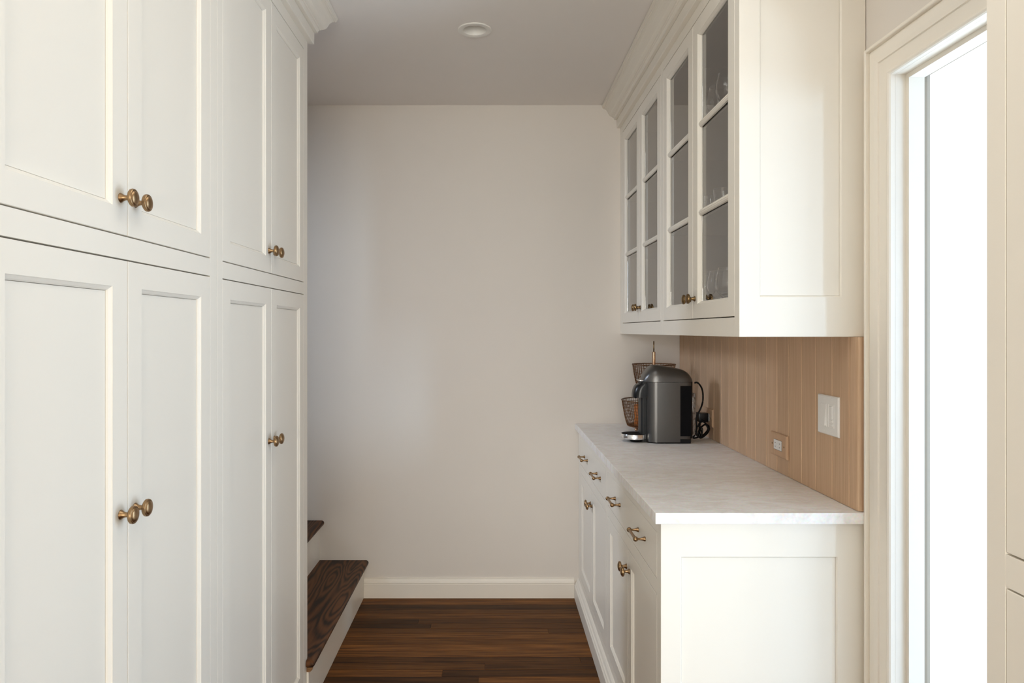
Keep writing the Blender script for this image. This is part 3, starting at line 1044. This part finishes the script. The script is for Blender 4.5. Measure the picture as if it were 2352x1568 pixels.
# drip tray with chrome rim
tc_ = (0.6265, MYC)
bm = bmesh.new()
zt_ = Z0 + 0.0335
lathe(bm, [(zt_ - 0.021, 0), (zt_ - 0.021, 0.0555), (zt_ - 0.0200, 0.0568), (zt_ - 0.001, 0.0572), (zt_, 0.0566), (zt_, 0.0555), (zt_ - 0.003, 0.0545), (zt_ - 0.003, 0)], Tz(tc_), 48)
dt = obj('drip_tray', bm, 'chrome', cm, smooth=40)
bm = bmesh.new()
lathe(bm, [(zt_ - 0.0028, 0), (zt_ - 0.0028, 0.0550), (zt_ + 0.0004, 0.0556), (zt_ + 0.0006, 0.054), (zt_ + 0.0006, 0)], Tz(tc_), 48)
obj('grid', bm, 'blackm', dt, smooth=40)
bm = bmesh.new()
lathe(bm, [(Z0 - 0.0006, 0), (Z0 - 0.0006, 0.030), (zt_ - 0.0212, 0.036), (zt_ - 0.0212, 0)], Tz((tc_[0] + 0.012, tc_[1])), 32)
obj('tray_foot', bm, 'black', dt, smooth=40)

# cord from the machine and the tangle by the plug
bm = bmesh.new()


def P(px, py, Y):
    return Vector(((px - 1130) / 1600 * Y, Y, CH - (py - 759) / 1600 * Y))


pts = spline([P(1595, 879.5, 3.06), P(1600, 878, 3.06), P(1606, 882, 3.06), P(1612, 892, 3.07), P(1614.5, 905, 3.08), P(1614, 922, 3.09), P(1610, 936, 3.10), P(1604, 948, 3.10), P(1599.5, 960, 3.10), P(1600, 980, 3.10), P(1598, 995, 3.09), P(1592, 1005, 3.08), P(1602, 1004, 3.09), P(1612, 996, 3.12),
                P(1605, 975, 3.14), P(1614, 968, 3.14), P(1624, 976, 3.13), P(1629, 985, 3.12), P(1620, 999, 3.10), P(1608, 1005, 3.08), P(1604, 992, 3.07), P(1616, 976, 3.10), P(1628, 978, 3.13), P(1622, 992, 3.15), P(1610, 1000, 3.15), P(1606, 985, 3.15), P(1611, 966, 3.15), P(1620, 972, 3.09), P(1627, 990, 3.08), P(1613, 1003, 3.06), P(1600, 998, 3.07), P(1603, 978, 3.07), P(1613, 985, 3.06), P(1611, 1000, 3.06)], 8)
tube(bm, pts, 0.0037, 8)
cordo = obj('cord', bm, 'cord', cm, smooth=60)
bm = bmesh.new()
box(bm, 0.930, SPL - 0.0120, 3.128, 3.180, 1.399 - (968 - 759) / 1600 * 3.15, 1.399 - (948.5 - 759) / 1600 * 3.13, bev=0.003)
obj('plug', bm, 'black', cordo, smooth=30)

# ------------------------------------------------------------------ two-tier wire basket
BC = (0.790, 3.400)
bk = thing('tiered_basket', 'two-tier copper wire fruit basket with ring handle behind the machine', 'basket', (BC[0], BC[1], CT))


def basket(r1, r0, z1, z0, nv, nh, name):
    bm = bmesh.new()
    w = 0.0012
    for k in range(nv):
        a = 2 * math.pi * k / nv
        pts = []
        for j in range(7):
            tt = j / 6
            r = r0 + (r1 - r0) * (tt ** 0.75)
            pts.append((BC[0] + r * math.cos(a), BC[1] + r * math.sin(a), z0 + (z1 - z0) * tt))
        tube(bm, pts, w, 4)
    for j in range(nh):
        tt = j / (nh - 1)
        r = r0 + (r1 - r0) * (tt ** 0.75)
        z = z0 + (z1 - z0) * tt
        ww = 0.0028 if j == nh - 1 else w
        if j == 0: ww = 0.0020
        tube(bm, [(BC[0] + r * math.cos(2 * math.pi * k / 48), BC[1] + r * math.sin(2 * math.pi * k / 48), z + 0.0006 * math.sin(k * 2.4)) for k in range(48)], ww, 5, closed=True)
    # bottom grid
    n = int(r0 / 0.012)
    for i in range(-n, n + 1):
        o = i * 0.012
        l = math.sqrt(max(0, r0 * r0 - o * o))
        if l > 0.01:
            tube(bm, [(BC[0] + o, BC[1] - l, z0), (BC[0] + o, BC[1] + l, z0)], w, 4)
            tube(bm, [(BC[0] - l, BC[1] + o, z0 + 0.001), (BC[0] + l, BC[1] + o, z0 + 0.001)], w, 4)
    # twisted rim: small loops
    for k in range(60):
        a = 2 * math.pi * k / 60
        c = Vector((BC[0] + r1 * math.cos(a), BC[1] + r1 * math.sin(a), z1))
        tg = Vector((-math.sin(a), math.cos(a), 0)); rd = Vector((math.cos(a), math.sin(a), 0))
        tube(bm, [c - tg * 0.003 - Vector((0, 0, 0.0028)), c + rd * 0.0030, c + tg * 0.003 + Vector((0, 0, 0.0034))], 0.0009, 4)
    return obj(name, bm, 'copper', bk, smooth=60)


basket(0.154, 0.128, 1.0600, 0.9370, 76, 9, 'lower_basket')
basket(0.102, 0.084, 1.2340, 1.1370, 44, 8, 'upper_basket')
bm = bmesh.new()
tube(bm, [(BC[0], BC[1], 0.9360), (BC[0], BC[1], 1.296)], 0.0075, 16)
obj('pole', bm, 'copper_b', bk, smooth=50)
bm = bmesh.new()
pts = []
for k in range(32):
    a = 2 * math.pi * k / 32
    pts.append((BC[0] + 0.0050 * math.cos(a), BC[1] + 0.021 * math.cos(a) * 1.0, 1.3205 + 0.0255 * math.sin(a)))
tube(bm, pts, 0.0029, 8, closed=True)
obj('ring_handle', bm, 'brass_dark', bk, smooth=60)
for a in (200, 320, 80):
    ar = math.radians(a)
    c = (BC[0] + 0.092 * math.cos(ar), BC[1] + 0.092 * math.sin(ar), CT + 0.0100)
    if a == 200:
        c = (0.6975, 3.365, CT + 0.0100)
    bm = bmesh.new()
    lathe(bm, [(-0.0092 * math.cos(math.pi * i / 12), 0.0092 * math.sin(math.pi * i / 12)) for i in range(13)], lambda x, y, h, c=c: Vector((c[0] + x, c[1] + y, c[2] + h)), 18)
    tube(bm, [(c[0], c[1], c[2] + 0.006), (c[0], c[1], 0.9365)], 0.0022, 8)
    obj('foot', bm, 'copper_b', bk, smooth=60)
# packets lying in the lower basket
def packet(c, sx, sy, sz, rz, mat, label, name='snack_packet'):
    bm = bmesh.new()
    nu, nv = 10, 10
    g = {}
    for s in (-1, 1):
        for i in range(nu + 1):
            for j in range(nv + 1):
                u, v = i / nu * 2 - 1, j / nv * 2 - 1
                h = sy * (1 - u ** 4) * (1 - abs(v) ** 3)
                if s == 1 and (i in (0, nu) or j in (0, nv)):
                    g[(s, i, j)] = g[(-1, i, j)]; continue
                p = Vector((u * sx, s * max(h, 0.0) * (1 + 0.12 * math.sin(7 * u + 5 * v)), v * sz))
                p = Matrix.Rotation(rz, 3, 'Z') @ p
                g[(s, i, j)] = bm.verts.new(Vector(c) + p)
    for s in (-1, 1):
        for i in range(nu):
            for j in range(nv):
                q = [g[(s, i, j)], g[(s, i + 1, j)], g[(s, i + 1, j + 1)], g[(s, i, j + 1)]]
                if len(set(q)) == 4: bm.faces.new(q)
    o = obj(name, bm, mat, smooth=60)
    return tag(o, label, 'packet')


packet((0.7130, 3.362, 0.993), 0.027, 0.014, 0.0515, 0.15, 'packet', 'orange snack packet standing in the lower wire basket')
packet((0.752, 3.430, 0.986), 0.028, 0.014, 0.0455, -0.3, 'packet_b', 'cream-coloured packet beside the orange one in the lower wire basket')

# ------------------------------------------------------------------ glassware behind the panes
def tumbler(x, y, z, label):
    bm = bmesh.new()
    pr = [(z, 0), (z, 0.027), (z + 0.002, 0.0285), (z + 0.098, 0.0345), (z + 0.0985, 0.0340), (z + 0.098, 0.0332), (z + 0.012, 0.0272), (z + 0.010, 0)]
    lathe(bm, pr, lambda a, b, h: Vector((x + a, y + b, h)), 32)
    return tag(obj('tumbler', bm, 'ware', smooth=40), label, 'glass', 'tumblers on the middle shelf')


def wineglass(x, y, z, label, group, s=1.0):
    bm = bmesh.new()
    pr = [(0, 0), (0, 0.032), (0.0015, 0.033), (0.004, 0.012), (0.008, 0.0045), (0.075, 0.0035), (0.084, 0.008), (0.092, 0.022), (0.105, 0.034), (0.125, 0.040), (0.150, 0.0385), (0.185, 0.031),
          (0.1855, 0.0303), (0.185, 0.0298), (0.150, 0.0373), (0.125, 0.0388), (0.106, 0.0328), (0.094, 0.0205), (0.087, 0.006), (0.086, 0)]
    lathe(bm, [(z + h * s, r * s) for h, r in pr], lambda a, b, h: Vector((x + a, y + b, h)), 32)
    return tag(obj('wine_glass', bm, 'ware', smooth=40), label, 'glass', group)


zs = SHELVES[0] + 0.0165
for k, y in enumerate((2.405, 2.545, 2.655)):
    tumbler(0.80, y, zs, ('clear tumbler on the middle shelf, nearest the end panel', 'clear tumbler on the middle shelf, between its two neighbours', 'clear tumbler on the middle shelf, farthest from the end panel')[k])
zs = SHELVES[1] + 0.0165
for k, (x, y) in enumerate(((0.80, 2.36), (0.81, 2.49), (0.80, 2.62))):
    wineglass(x, y, zs, ('stemmed wine glass on the top shelf, nearest the end panel', 'stemmed wine glass on the top shelf, middle of three', 'stemmed wine glass on the top shelf, by the cabinet partition')[k], 'wine glasses on the top shelf')
for k, (x, y) in enumerate(((0.79, 2.33), (0.80, 2.455), (0.79, 2.58))):
    wineglass(x, y, UD0 - 0.0115, ('rounded wine glass on the cabinet floor, nearest the end panel', 'rounded wine glass on the cabinet floor, middle of three', 'rounded wine glass on the cabinet floor, by the cabinet partition')[k], 'wine glasses on the cabinet floor', 1.0)
wineglass(0.82, 3.26, SHELVES[0] + 0.0165, 'wine glass alone in the corner wall cabinet', 'glassware in the corner cabinet')
